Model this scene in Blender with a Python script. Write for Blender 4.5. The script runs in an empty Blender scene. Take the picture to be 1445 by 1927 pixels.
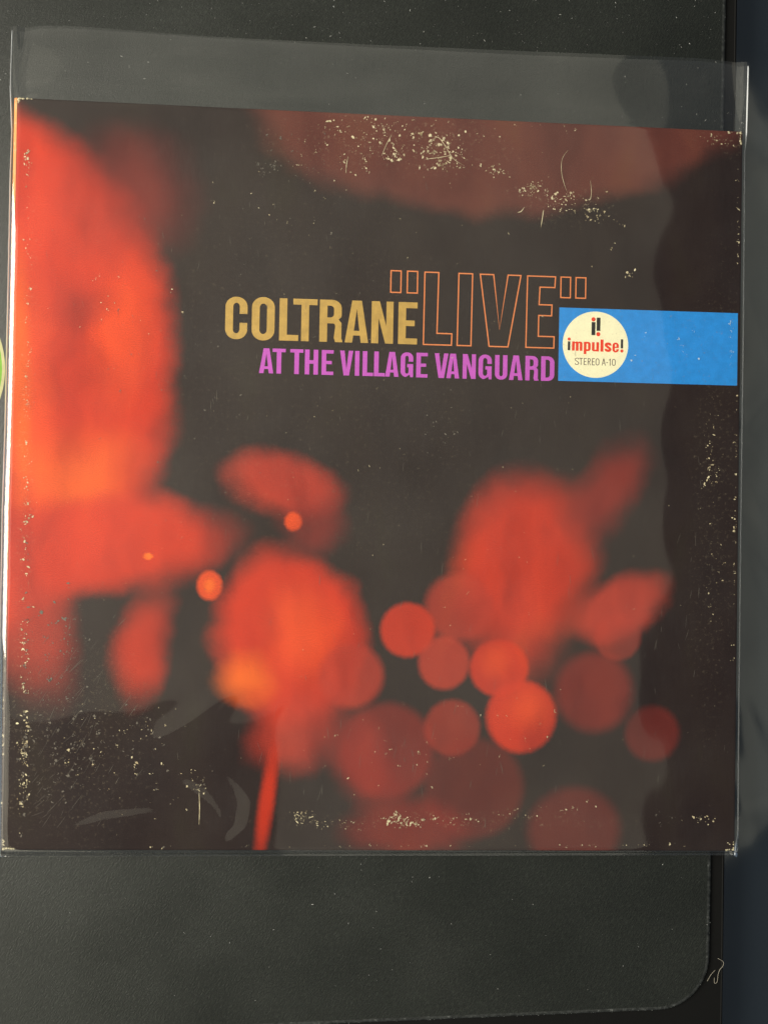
import bpy, math, random
from mathutils import Vector, noise
from mathutils.geometry import tessellate_polygon

# ------------------------------------------------------------------ camera, light, exposure
scene = bpy.context.scene
COL = scene.collection
MM = 0.001                       # every measure below is in millimetres
T = 7.0                          # height of the jacket's printed face above the case lid

cam_data = bpy.data.cameras.new('camera')
cam_data.sensor_fit = 'VERTICAL'
cam_data.sensor_height = 36.0
cam_data.lens = 1600.0 / 1927.0 * 36.0
cam_data.clip_start = 0.01
cam_data.clip_end = 50.0
cam = bpy.data.objects.new('camera', cam_data)
COL.objects.link(cam)
cam.location = (-18.36 * MM, -16.76 * MM, (366.33 + T) * MM)
cam.rotation_euler = (0.00858, -0.05251, 0.01857)
scene.camera = cam

world = bpy.data.worlds.new('World')
scene.world = world
world.use_nodes = True
bg = world.node_tree.nodes['Background']
bg.inputs['Color'].default_value = (0.62, 0.78, 1.0, 1)
bg.inputs['Strength'].default_value = 0.10


def area_lamp(name, loc, target, sx, sy, radiance, color):
    d = bpy.data.lights.new(name, 'AREA')
    d.shape = 'RECTANGLE'
    d.size, d.size_y = sx, sy
    d.energy = radiance * math.pi * sx * sy
    d.color = color
    o = bpy.data.objects.new(name, d)
    COL.objects.link(o)
    o.location = loc
    o.rotation_euler = (Vector(target) - Vector(loc)).to_track_quat('-Z', 'Y').to_euler()
    return o


def flat_lamp(name, x0, x1, y0, y1, z, radiance, color):
    d = bpy.data.lights.new(name, 'AREA')
    d.shape = 'RECTANGLE'
    d.size, d.size_y = x1 - x0, y1 - y0
    d.energy = radiance * math.pi * d.size * d.size_y
    d.color = color
    o = bpy.data.objects.new(name, d)
    COL.objects.link(o)
    o.location = ((x0 + x1) / 2, (y0 + y1) / 2, z)
    d.use_nodes = True                                   # a lit ceiling is never quite even
    nt = d.node_tree
    em = nt.nodes['Emission']
    ge = nt.nodes.new('ShaderNodeNewGeometry')
    nz = nt.nodes.new('ShaderNodeTexNoise')
    nz.inputs['Scale'].default_value = 3.2
    nz.inputs['Detail'].default_value = 2.0
    mr = nt.nodes.new('ShaderNodeMapRange')
    mr.inputs['From Min'].default_value, mr.inputs['From Max'].default_value = 0.3, 0.7
    mr.inputs['To Min'].default_value, mr.inputs['To Max'].default_value = 0.72, 1.28
    nt.links.new(ge.outputs['Position'], nz.inputs['Vector'])
    nt.links.new(nz.outputs['Fac'], mr.inputs['Value'])
    nt.links.new(mr.outputs['Result'], em.inputs['Strength'])
    return o


# a bright white ceiling overhead and a window low on the left, as the sleeve mirrors them
WARM = (1.0, 0.94, 0.72)
flat_lamp('ceiling_light', -0.70, 0.61, -0.40, 2.4, 1.30, 0.42, WARM)
flat_lamp('ceiling_light', -2.2, -0.70, -2.2, 0.55, 1.30, 1.7, WARM)
flat_lamp('ceiling_light', -2.2, -0.70, 0.55, 2.4, 1.30, 0.62, WARM)
flat_lamp('ceiling_light', -0.12, 0.61, -1.6, -0.40, 1.30, 0.42, WARM)
area_lamp('window_light', (-1.25, 0.15, 0.95), (0, 0, 0), 0.9, 0.9, 18.0, (1.0, 0.94, 0.82))
area_lamp('window_light', (-1.6, -0.15, 0.28), (0, 0, 0.1), 1.6, 0.7, 1.6, (0.50, 0.72, 1.0))

vs = scene.view_settings
vs.view_transform = 'Standard'
vs.look = 'None'
vs.exposure = 0.0
vs.gamma = 1.0
vs.use_curve_mapping = False
scene.cycles.use_denoising = True
scene.cycles.max_bounces = 8
scene.cycles.transparent_max_bounces = 16

rnd = random.Random(10)


# ------------------------------------------------------------------ helpers
def tag(o, label=None, cat=None, kind=None, group=None):
    if label: o['label'] = label
    if cat: o['category'] = cat
    if kind: o['kind'] = kind
    if group: o['group'] = group
    return o


def empty(name, loc=(0, 0, 0)):
    o = bpy.data.objects.new(name, None)
    o.empty_display_size = 0.02
    o.location = [c * MM for c in loc]
    COL.objects.link(o)
    return o


def mesh_obj(name, verts, faces, mat, parent=None, smooth=False):
    """verts in millimetres"""
    me = bpy.data.meshes.new(name)
    me.from_pydata([(v[0] * MM, v[1] * MM, v[2] * MM) for v in verts], [], faces)
    me.validate()
    me.update()
    mats = mat if isinstance(mat, (list, tuple)) else [mat]
    for m in mats:
        me.materials.append(m)
    if smooth:
        for p in me.polygons:
            p.use_smooth = True
    o = bpy.data.objects.new(name, me)
    COL.objects.link(o)
    if parent is not None:
        o.parent = parent

    return o


def fill_loops(loops):
    """flat print: loops[0] outline, others holes -> verts2d, triangles facing up"""
    pts = [p for l in loops for p in l]
    tris = tessellate_polygon([[Vector((p[0], p[1], 0)) for p in l] for l in loops])
    out = []
    for a, b, c in tris:
        pa, pb, pc = pts[a], pts[b], pts[c]
        cr = (pb[0] - pa[0]) * (pc[1] - pa[1]) - (pb[1] - pa[1]) * (pc[0] - pa[0])
        out.append((a, b, c) if cr > 0 else (a, c, b))
    return pts, out


def shape_obj(name, shapes, z, mat, parent):
    """shapes: list of loop lists (a glyph may have several pieces)"""
    V, F = [], []
    for loops in shapes:
        pts, tris = fill_loops(loops)
        b = len(V)
        V += [(p[0], p[1], z) for p in pts]
        F += [tuple(i + b for i in t) for t in tris]
    return mesh_obj(name, V, F, mat, parent)


def ribbon(pts, w, taper=False):
    """outline loop of a stroke of width w along pts"""
    n = len(pts)
    left, right = [], []
    for i, p in enumerate(pts):
        a = pts[max(i - 1, 0)]; b = pts[min(i + 1, n - 1)]
        dx, dy = b[0] - a[0], b[1] - a[1]
        l = math.hypot(dx, dy) or 1
        k = w / 2 * (1 if not taper else max(0.25, math.sin(math.pi * (i + .5) / n)))
        nx, ny = -dy / l * k, dx / l * k
        left.append((p[0] + nx, p[1] + ny)); right.append((p[0] - nx, p[1] - ny))
    return left + right[::-1]


def ribbon_quads(V, F, pts, w, z):
    loop = ribbon(pts, w, True)
    n = len(pts); b = len(V)
    V += [(p[0], p[1], z) for p in loop]
    for i in range(n - 1):
        F.append((b + i, b + 2 * n - 1 - i, b + 2 * n - 2 - i, b + i + 1))


def spline(pts, k=6):
    out = []
    for i in range(len(pts) - 1):
        p0 = pts[max(i - 1, 0)]; p1 = pts[i]; p2 = pts[i + 1]; p3 = pts[min(i + 2, len(pts) - 1)]
        for j in range(k):
            t = j / k
            out.append(tuple(0.5 * (2 * p1[c] + (p2[c] - p0[c]) * t + (2 * p0[c] - 5 * p1[c] + 4 * p2[c] - p3[c]) * t * t
                                    + (3 * p1[c] - p0[c] - 3 * p2[c] + p3[c]) * t ** 3) for c in range(len(p1))))
    out.append(tuple(pts[-1]))
    return out


def tube(V, F, pts, r, seg=6):
    """round strand through 3-D points"""
    base = len(V)
    n = len(pts)
    for i, p in enumerate(pts):
        a = Vector(pts[max(i - 1, 0)]); b = Vector(pts[min(i + 1, n - 1)])
        d = (b - a).normalized()
        s = d.cross(Vector((0, 0, 1)))
        s = s.normalized() if s.length > 1e-6 else Vector((1, 0, 0))
        u = s.cross(d).normalized()
        for k in range(seg):
            an = 2 * math.pi * k / seg
            q = Vector(p) + (s * math.cos(an) + u * math.sin(an)) * r
            V.append(tuple(q))
    for i in range(n - 1):
        for k in range(seg):
            k2 = (k + 1) % seg
            F.append((base + i * seg + k, base + i * seg + k2, base + (i + 1) * seg + k2, base + (i + 1) * seg + k))
    F.append(tuple(base + k for k in range(seg))[::-1])
    F.append(tuple(base + (n - 1) * seg + k for k in range(seg)))


def sstep(a, b, x):
    t = min(1, max(0, (x - a) / (b - a)))
    return t * t * (3 - 2 * t)


# ------------------------------------------------------------------ materials
def new_mat(name):
    m = bpy.data.materials.new(name)
    m.use_nodes = True
    nt = m.node_tree
    return m, nt, nt.nodes['Principled BSDF']


def N(nt, kind, **kw):
    n = nt.nodes.new(kind)
    for k, v in kw.items():
        if k == 'op': n.operation = v
        elif hasattr(n, k) and not isinstance(k, int): setattr(n, k, v)
    return n


def noise_node(nt, vec, scale, detail=3.0, rough=0.55):
    n = nt.nodes.new('ShaderNodeTexNoise')
    n.inputs['Scale'].default_value = scale
    n.inputs['Detail'].default_value = detail
    n.inputs['Roughness'].default_value = rough
    nt.links.new(vec, n.inputs['Vector'])
    return n


def ramp(nt, fac, stops):
    r = nt.nodes.new('ShaderNodeValToRGB')
    els = r.color_ramp.elements
    while len(els) < len(stops): els.new(0.5)
    for e, (p, c) in zip(els, stops):
        e.position = p
        e.color = c if len(c) == 4 else (*c, 1)
    nt.links.new(fac, r.inputs['Fac'])
    return r


def bump(nt, height, strength, dist, bsdf):
    b = nt.nodes.new('ShaderNodeBump')
    b.inputs['Strength'].default_value = strength
    b.inputs['Distance'].default_value = dist
    nt.links.new(height, b.inputs['Height'])
    nt.links.new(b.outputs['Normal'], bsdf.inputs['Normal'])


def mixc(nt, fac, a, b, blend='MIX'):
    m = nt.nodes.new('ShaderNodeMix')
    m.data_type = 'RGBA'; m.blend_type = blend
    if isinstance(fac, (int, float)): m.inputs[0].default_value = fac
    else: nt.links.new(fac, m.inputs[0])
    for sock, v in ((m.inputs[6], a), (m.inputs[7], b)):
        if isinstance(v, tuple): sock.default_value = (*v, 1) if len(v) == 3 else v
        else: nt.links.new(v, sock)
    return m.outputs[2]


def ink(name, color, vary=0.12, rough=0.5):
    """printing ink on board: slight mottling and grain"""
    m, nt, b = new_mat(name)
    tc = nt.nodes.new('ShaderNodeTexCoord')
    n = noise_node(nt, tc.outputs['Object'], 260, 4)
    n2 = noise_node(nt, tc.outputs['Object'], 2600, 2)
    lo = tuple(c * (1 - vary) for c in color); hi = tuple(min(1, c * (1 + vary)) for c in color)
    r = ramp(nt, n.outputs['Fac'], [(0.3, lo), (0.7, hi)])
    r2 = ramp(nt, n2.outputs['Fac'], [(0.3, (0.88, 0.88, 0.88)), (0.7, (1, 1, 1))])
    c = mixc(nt, 1.0, r.outputs['Color'], r2.outputs['Color'], 'MULTIPLY')
    n3 = noise_node(nt, tc.outputs['Object'], 620, 6, 0.75)             # tiny rubbed pits in the ink
    c = mixc(nt, ramp(nt, n3.outputs['Fac'], [(0.60, (0, 0, 0)), (0.74, (.6, .6, .6))]).outputs['Color'], c, (.22, .17, .13))
    nt.links.new(c, b.inputs['Base Color'])
    b.inputs['Roughness'].default_value = rough
    b.inputs['Specular IOR Level'].default_value = 0.2
    return m


def plain(name, color, rough=0.6, spec=0.3):
    m, nt, b = new_mat(name)
    b.inputs['Base Color'].default_value = (*color, 1)
    b.inputs['Roughness'].default_value = rough
    b.inputs['Specular IOR Level'].default_value = spec
    tc = nt.nodes.new('ShaderNodeTexCoord')
    n = noise_node(nt, tc.outputs['Object'], 900, 3)
    r = ramp(nt, n.outputs['Fac'], [(0.3, tuple(c * .8 for c in color)), (0.7, color)])
    nt.links.new(r.outputs['Color'], b.inputs['Base Color'])
    return m


# soft out-of-focus shape: factor 1 inside an ellipse, fading out over a soft rim
def blob_group():
    g = bpy.data.node_groups.new('soft_shape', 'ShaderNodeTree')
    I = g.interface
    I.new_socket('Vector', in_out='INPUT', socket_type='NodeSocketVector')
    I.new_socket('Centre', in_out='INPUT', socket_type='NodeSocketVector')
    I.new_socket('Angle', in_out='INPUT', socket_type='NodeSocketFloat')
    I.new_socket('Radii', in_out='INPUT', socket_type='NodeSocketVector')
    I.new_socket('Inner', in_out='INPUT', socket_type='NodeSocketFloat')
    I.new_socket('Outer', in_out='INPUT', socket_type='NodeSocketFloat')
    I.new_socket('Amount', in_out='INPUT', socket_type='NodeSocketFloat')
    I.new_socket('Fac', in_out='OUTPUT', socket_type='NodeSocketFloat')
    gi = g.nodes.new('NodeGroupInput'); go = g.nodes.new('NodeGroupOutput')
    sub = g.nodes.new('ShaderNodeVectorMath'); sub.operation = 'SUBTRACT'
    rot = g.nodes.new('ShaderNodeVectorRotate'); rot.rotation_type = 'Z_AXIS'
    div = g.nodes.new('ShaderNodeVectorMath'); div.operation = 'DIVIDE'
    ln = g.nodes.new('ShaderNodeVectorMath'); ln.operation = 'LENGTH'
    mr = g.nodes.new('ShaderNodeMapRange'); mr.interpolation_type = 'SMOOTHSTEP'
    L = g.links.new
    L(gi.outputs['Vector'], sub.inputs[0]); L(gi.outputs['Centre'], sub.inputs[1])
    L(sub.outputs[0], rot.inputs['Vector']); L(gi.outputs['Angle'], rot.inputs['Angle'])
    L(rot.outputs[0], div.inputs[0]); L(gi.outputs['Radii'], div.inputs[1])
    L(div.outputs[0], ln.inputs[0])
    L(ln.outputs['Value'], mr.inputs['Value'])
    L(gi.outputs['Inner'], mr.inputs['From Min']); L(gi.outputs['Outer'], mr.inputs['From Max'])
    L(gi.outputs['Amount'], mr.inputs['To Min'])
    mr.inputs['To Max'].default_value = 0.0
    L(mr.outputs['Result'], go.inputs['Fac'])
    return g


BLOB = blob_group()


def art_material(name, blobs, base):
    """abstract cover picture: blurred warm lights on a dark ground (flat print)"""
    m, nt, b = new_mat(name)
    geo = nt.nodes.new('ShaderNodeTexCoord')
    sc = nt.nodes.new('ShaderNodeVectorMath'); sc.operation = 'SCALE'
    sc.inputs['Scale'].default_value = 1000.0
    nt.links.new(geo.outputs['Object'], sc.inputs[0])
    fl = nt.nodes.new('ShaderNodeVectorMath'); fl.operation = 'MULTIPLY'
    fl.inputs[1].default_value = (1, 1, 0)
    nt.links.new(sc.outputs[0], fl.inputs[0])
    P = fl.outputs[0]
    # organic edges: shift the coordinates a little with two scales of noise
    n1 = noise_node(nt, P, 0.035, 2); n2 = noise_node(nt, P, 0.55, 3)
    def centred(nz, amt):
        s = nt.nodes.new('ShaderNodeVectorMath'); s.operation = 'SUBTRACT'
        s.inputs[1].default_value = (0.5, 0.5, 0.5)
        nt.links.new(nz.outputs['Color'], s.inputs[0])
        k = nt.nodes.new('ShaderNodeVectorMath'); k.operation = 'MULTIPLY'
        k.inputs[1].default_value = (amt, amt, 0)
        nt.links.new(s.outputs[0], k.inputs[0])
        return k.outputs[0]
    a1 = nt.nodes.new('ShaderNodeVectorMath'); a1.operation = 'ADD'
    nt.links.new(P, a1.inputs[0]); nt.links.new(centred(n1, 16), a1.inputs[1])
    a2 = nt.nodes.new('ShaderNodeVectorMath'); a2.operation = 'ADD'
    nt.links.new(a1.outputs[0], a2.inputs[0]); nt.links.new(centred(n2, 2.0), a2.inputs[1])
    Q = a2.outputs[0]
    a3 = nt.nodes.new('ShaderNodeVectorMath'); a3.operation = 'ADD'
    nt.links.new(P, a3.inputs[0]); nt.links.new(centred(n2, 1.2), a3.inputs[1])
    Qs = a3.outputs[0]
    col = tuple(base)
    for (cx, cy, rx, ry, ang, inner, outer, amt, c, warp) in blobs:
        g = nt.nodes.new('ShaderNodeGroup'); g.node_tree = BLOB
        nt.links.new(Q if warp else Qs, g.inputs['Vector'])
        g.inputs['Centre'].default_value = (cx, cy, 0)
        g.inputs['Angle'].default_value = -math.radians(ang)
        g.inputs['Radii'].default_value = (rx, ry, 1)
        g.inputs['Inner'].default_value = inner
        g.inputs['Outer'].default_value = outer
        g.inputs['Amount'].default_value = amt
        col = mixc(nt, g.outputs['Fac'], col, c)
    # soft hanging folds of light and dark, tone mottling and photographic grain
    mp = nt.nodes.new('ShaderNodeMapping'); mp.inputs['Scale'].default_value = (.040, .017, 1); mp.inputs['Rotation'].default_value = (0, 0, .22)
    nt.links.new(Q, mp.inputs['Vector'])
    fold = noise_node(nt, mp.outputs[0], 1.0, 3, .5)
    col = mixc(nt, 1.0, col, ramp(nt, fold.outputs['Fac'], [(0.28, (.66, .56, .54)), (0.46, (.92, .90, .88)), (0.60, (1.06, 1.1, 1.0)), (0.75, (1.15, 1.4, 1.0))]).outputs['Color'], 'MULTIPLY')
    gr = noise_node(nt, P, 2.4, 2, 0.7)
    col = mixc(nt, 1.0, col, ramp(nt, gr.outputs['Fac'], [(0.25, (.55, .55, .55)), (0.75, (1.38, 1.38, 1.38))]).outputs['Color'], 'MULTIPLY')
    rub = noise_node(nt, P, 0.55, 7, 0.78)
    col = mixc(nt, ramp(nt, rub.outputs['Fac'], [(0.62, (0, 0, 0)), (0.85, (.22, .22, .22))]).outputs['Color'], col, (.40, .32, .25))
    for (cx, cy, rx, ry, amt) in ((5, 146, 62, 13, .55), (76, 124, 32, 11, .5), (30, -146, 95, 5, .5), (-151, 0, 4.5, 165, .45), (-128, -112, 36, 52, .34), (147, -5, 13, 110, .35), (150, 154, 16, 8, .5), (-30, 40, 120, 120, .12)):
        g = nt.nodes.new('ShaderNodeGroup'); g.node_tree = BLOB
        nt.links.new(Q, g.inputs['Vector'])
        g.inputs['Centre'].default_value = (cx, cy, 0); g.inputs['Radii'].default_value = (rx, ry, 1)
        g.inputs['Inner'].default_value = .3; g.inputs['Outer'].default_value = 1.25; g.inputs['Amount'].default_value = amt
        k = nt.nodes.new('ShaderNodeMath'); k.operation = 'MULTIPLY'
        nt.links.new(g.outputs['Fac'], k.inputs[0])
        nt.links.new(ramp(nt, rub.outputs['Fac'], [(0.56, (0, 0, 0)), (0.76, (1, 1, 1))]).outputs['Color'], k.inputs[1])
        col = mixc(nt, k.outputs[0], col, (.46, .38, .24))
    nt.links.new(col, b.inputs['Base Color'])
    rr = ramp(nt, rub.outputs['Fac'], [(0.3, (.38, .38, .38)), (0.8, (.6, .6, .6))])
    nt.links.new(rr.outputs['Color'], b.inputs['Roughness'])
    b.inputs['Specular IOR Level'].default_value = 0.15
    bump(nt, gr.outputs['Fac'], 0.03, 0.0001, b)
    return m


def film_material(name, refl, rough, milky):
    m = bpy.data.materials.new(name); m.use_nodes = True
    nt = m.node_tree
    nt.nodes.remove(nt.nodes['Principled BSDF'])
    out = nt.nodes['Material Output']
    tr = nt.nodes.new('ShaderNodeBsdfTransparent')
    tr.inputs['Color'].default_value = (.985, .985, .98, 1)
    gl = nt.nodes.new('ShaderNodeBsdfGlossy')
    gl.inputs['Roughness'].default_value = rough
    # thin sheet: the same reflectance from either side (Schlick curve of the angle)
    ge = nt.nodes.new('ShaderNodeNewGeometry')
    dt = nt.nodes.new('ShaderNodeVectorMath'); dt.operation = 'DOT_PRODUCT'
    nt.links.new(ge.outputs['Incoming'], dt.inputs[0]); nt.links.new(ge.outputs['Normal'], dt.inputs[1])
    def mth(op, a, b_=None, clamp=False):
        q = nt.nodes.new('ShaderNodeMath'); q.operation = op; q.use_clamp = clamp
        for i, v in enumerate((a, b_)):
            if v is None: continue
            if isinstance(v, (int, float)): q.inputs[i].default_value = v
            else: nt.links.new(v, q.inputs[i])
        return q
    c5 = mth('POWER', mth('SUBTRACT', 1.0, mth('ABSOLUTE', dt.outputs['Value']).outputs[0], True).outputs[0], 5.0)
    fr = mth('ADD', mth('MULTIPLY', c5.outputs[0], .96).outputs[0], .04)
    mu = mth('MULTIPLY', fr.outputs[0], refl, True)
    mx = nt.nodes.new('ShaderNodeMixShader')
    nt.links.new(mu.outputs[0], mx.inputs[0]); nt.links.new(tr.outputs[0], mx.inputs[1]); nt.links.new(gl.outputs[0], mx.inputs[2])
    df = nt.nodes.new('ShaderNodeBsdfDiffuse'); df.inputs['Color'].default_value = (.8, .8, .78, 1)
    tc = nt.nodes.new('ShaderNodeTexCoord')
    mp = nt.nodes.new('ShaderNodeMapping')
    mp.inputs['Scale'].default_value = (1400, 90, 1)
    nt.links.new(tc.outputs['Object'], mp.inputs['Vector'])
    n = noise_node(nt, mp.outputs[0], 1.0, 4, 0.7)       # faint vertical scuffs in the film
    n2 = noise_node(nt, tc.outputs['Object'], 30, 3)
    ml = nt.nodes.new('ShaderNodeMath'); ml.operation = 'MULTIPLY'
    r1 = ramp(nt, n.outputs['Fac'], [(0.35, (.5, .5, .5)), (0.75, (1, 1, 1))])
    r2 = ramp(nt, n2.outputs['Fac'], [(0.3, (milky * .5,) * 3), (0.75, (milky * 1.6,) * 3)])
    nt.links.new(r1.outputs['Color'], ml.inputs[0]); nt.links.new(r2.outputs['Color'], ml.inputs[1])
    mx2 = nt.nodes.new('ShaderNodeMixShader')
    nt.links.new(ml.outputs[0], mx2.inputs[0]); nt.links.new(mx.outputs[0], mx2.inputs[1]); nt.links.new(df.outputs[0], mx2.inputs[2])
    nt.links.new(mx2.outputs[0], out.inputs['Surface'])
    return m


def cloth_material(name):
    m, nt, b = new_mat(name)
    tc = nt.nodes.new('ShaderNodeTexCoord')
    big = noise_node(nt, tc.outputs['Object'], 18, 4)
    fine = noise_node(nt, tc.outputs['Object'], 1500, 3, 0.7)
    mp = nt.nodes.new('ShaderNodeMapping')
    mp.inputs['Scale'].default_value = (420, 1700, 1)
    vr = nt.nodes.new('ShaderNodeVectorRotate'); vr.rotation_type = 'Z_AXIS'
    vr.inputs['Angle'].default_value = math.radians(-57)
    nt.links.new(tc.outputs['Object'], vr.inputs['Vector'])
    nt.links.new(vr.outputs[0], mp.inputs['Vector'])
    brush = noise_node(nt, mp.outputs[0], 1.0, 3, 0.6)
    c1 = ramp(nt, big.outputs['Fac'], [(0.3, (.006, .0075, .006)), (0.7, (.011, .013, .0105))]).outputs['Color']
    c2 = ramp(nt, fine.outputs['Fac'], [(0.3, (.5, .5, .5)), (0.72, (1.8, 1.8, 1.8))]).outputs['Color']
    c3 = ramp(nt, brush.outputs['Fac'], [(0.32, (.62, .62, .62)), (0.55, (1, 1, 1)), (0.74, (2.0, 2.0, 1.95))]).outputs['Color']
    nt.links.new(mixc(nt, 1.0, mixc(nt, 1.0, c1, c2, 'MULTIPLY'), c3, 'MULTIPLY'), b.inputs['Base Color'])
    nt.links.new(ramp(nt, big.outputs['Fac'], [(0.3, (.34, .34, .34)), (0.7, (.46, .46, .46))]).outputs['Color'], b.inputs['Roughness'])
    b.inputs['Specular IOR Level'].default_value = 0.5
    ad = nt.nodes.new('ShaderNodeMath'); ad.operation = 'ADD'
    nt.links.new(fine.outputs['Fac'], ad.inputs[0]); nt.links.new(brush.outputs['Fac'], ad.inputs[1])
    bump(nt, ad.outputs[0], 0.6, 0.0002, b)
    return m

# ------------------------------------------------------------------ large structure: table, case lid, plastic sheet
M_TABLE = plain('table_top_dark', (.02, .02, .022), .5)
V = [(-600, -600, -34), (600, -600, -34), (600, 600, -34), (-600, 600, -34),
     (-600, -600, -64), (600, -600, -64), (600, 600, -64), (-600, 600, -64)]
F = [(0, 1, 2, 3), (7, 6, 5, 4), (0, 4, 5, 1), (1, 5, 6, 2), (2, 6, 7, 3), (3, 7, 4, 0)]
tag(mesh_obj('table', V, F, M_TABLE), kind='structure')

M_CLOTH = cloth_material('black_cloth_board')
M_BORDER = plain('black_border_cloth', (.0035, .0035, .0033), .7, .18)
M_WORN = plain('rubbed_grey_edge', (.22, .235, .225), .7, .2)
m, nt, b = new_mat('rubbed_cloth_rim'); M_RIM = m
tc = nt.nodes.new('ShaderNodeTexCoord')
r_ = ramp(nt, noise_node(nt, tc.outputs['Object'], 420, 5, .7).outputs['Fac'], [(.38, (.010, .011, .010)), (.6, (.035, .038, .036)), (.72, (.15, .155, .15))])
nt.links.new(r_.outputs['Color'], b.inputs['Base Color']); b.inputs['Roughness'].default_value = .5
lid = tag(empty('case_lid'), 'black cloth covered case lid with rounded raised panel, lying under the record jacket', 'case lid')


def rounded_outline(x0, x1, y0, y1, r, n=14):
    pts = []
    for cx, cy, a0 in ((x1 - r, y0 + r, -90), (x1 - r, y1 - r, 0), (x0 + r, y1 - r, 90), (x0 + r, y0 + r, 180)):
        for k in range(n + 1):
            a = math.radians(a0 + 90 * k / n)
            pts.append((cx + r * math.cos(a), cy + r * math.sin(a)))
    return pts


def inset(pts, d):
    n = len(pts); out = []
    for i in range(n):
        a, p, b = pts[i - 1], pts[i], pts[(i + 1) % n]
        dx, dy = b[0] - a[0], b[1] - a[1]
        l = math.hypot(dx, dy) or 1
        out.append((p[0] - dy / l * d, p[1] + dx / l * d))
    return out


def skirted(outline, profile, sub=None):
    """stack of insets (d, z) closed on top -> verts, faces"""
    n = len(outline); V = []; F = []
    for d, z in profile:
        V += [(p[0], p[1], z) for p in inset(outline, d)]
    for k in range(len(profile) - 1):
        for i in range(n):
            j = (i + 1) % n
            F.append((k * n + i, k * n + j, (k + 1) * n + j, (k + 1) * n + i))
    F.append(tuple((len(profile) - 1) * n + i for i in range(n)))
    F.append(tuple(i for i in range(n))[::-1])
    return V, F


# lid board and its raised panel; the panel's lower edge runs a touch askew
def skew(p): return (p[0] + 0.0025 * p[1] + .6, p[1] - 0.030 * (128 - p[0]) * (1 if p[1] < 0 else 0))
o1 = rounded_outline(-420, 157.6, -262, 420, 7)
V, F = skirted(o1, [(0, -33.9), (0, -2.6), (.25, -2.0), (.8, -1.7)])
mesh_obj('base_board', V, F, M_BORDER, lid)
o2 = [skew(p) for p in rounded_outline(-412, 150.6, -233, 412, 23)]
V, F = skirted(o2, [(0, -1.69), (.15, -.9), (.5, -.35), (1.1, -.08), (2.0, 0.0)])
rp = mesh_obj('raised_panel', V, F, [M_CLOTH, M_RIM], lid)
for i_, pl in enumerate(rp.data.polygons):
    if len(o2) <= i_ < 4 * len(o2): pl.material_index = 1
# seam bead along the lid's right rim
V, F = [], []
tube(V, F, [(156.6 + .35 * math.sin(y * .05) * .3, y, -1.75 + .06 * noise.noise(Vector((y * .2, 3, 0)))) for y in range(-245, 400, 4)], .42, 8)
mesh_obj('edge_binding', V, F, M_BORDER, lid, True)

# pale rubbed flecks along the panel rim
V, F = [], []
n2 = len(o2)
rim = []
for i in range(n2):
    a, b = o2[i], o2[(i + 1) % n2]
    l = math.hypot(b[0] - a[0], b[1] - a[1])
    for k in range(max(1, int(l / .8))):
        t = (k + rnd.random()) / max(1, int(l / .8))
        rim.append((a[0] + (b[0] - a[0]) * t, a[1] + (b[1] - a[1]) * t, math.atan2(b[1] - a[1], b[0] - a[0])))


def fleck(V, F, x, y, z, s, ang=None, elong=None, r=rnd):
    n = r.choice((5, 6, 7))
    ang = r.uniform(0, math.pi) if ang is None else ang
    e = r.uniform(.22, .9) if elong is None else elong
    b = len(V); ca, sa = math.cos(ang), math.sin(ang)
    for k in range(n):
        t = 2 * math.pi * k / n
        rad = s * r.uniform(.35, 1.3)
        u, v = rad * math.cos(t), rad * math.sin(t) * e
        V.append((x + u * ca - v * sa, y + u * sa + v * ca, z))
    F.append(tuple(range(b, b + n)))


for x, y, an in rim:
    if x < -200 or y > 240: continue
    dens = noise.noise(Vector((x * .06, y * .06, 5))) * .5 + .42
    if y < -150 and x < 120: dens += .25
    if rnd.random() > dens: continue
    nx, ny = -math.sin(an), math.cos(an)
    d = abs(rnd.gauss(.7, .35))
    zz = -1.6 + min(1.62, 3.2 * d) if d < .5 else -.33 + .36 * sstep(.5, 2, d)
    fleck(V, F, x + nx * d, y + ny * d, zz + .06, rnd.uniform(.07, .26), an, .4)
tag(mesh_obj('rim_wear', V, F, M_WORN, lid), kind='stuff')

# green round emblem printed on the panel, mostly under the jacket's left edge
em_c, em_r = (-203.5, 44.5), 40.6
def disc(c, r, n=64): return [(c[0] + r * math.cos(2 * math.pi * k / n), c[1] + r * math.sin(2 * math.pi * k / n)) for k in range(n)]
em = shape_obj('emblem_rim', [[disc(em_c, em_r), disc(em_c, em_r - 1.3)]], .05, ink('emblem_rim_cream', (.42, .42, .22)), lid)
shape_obj('emblem', [[disc(em_c, em_r - 1.31)]], .05, ink('emblem_green', (.16, .36, .04)), lid)

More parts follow.
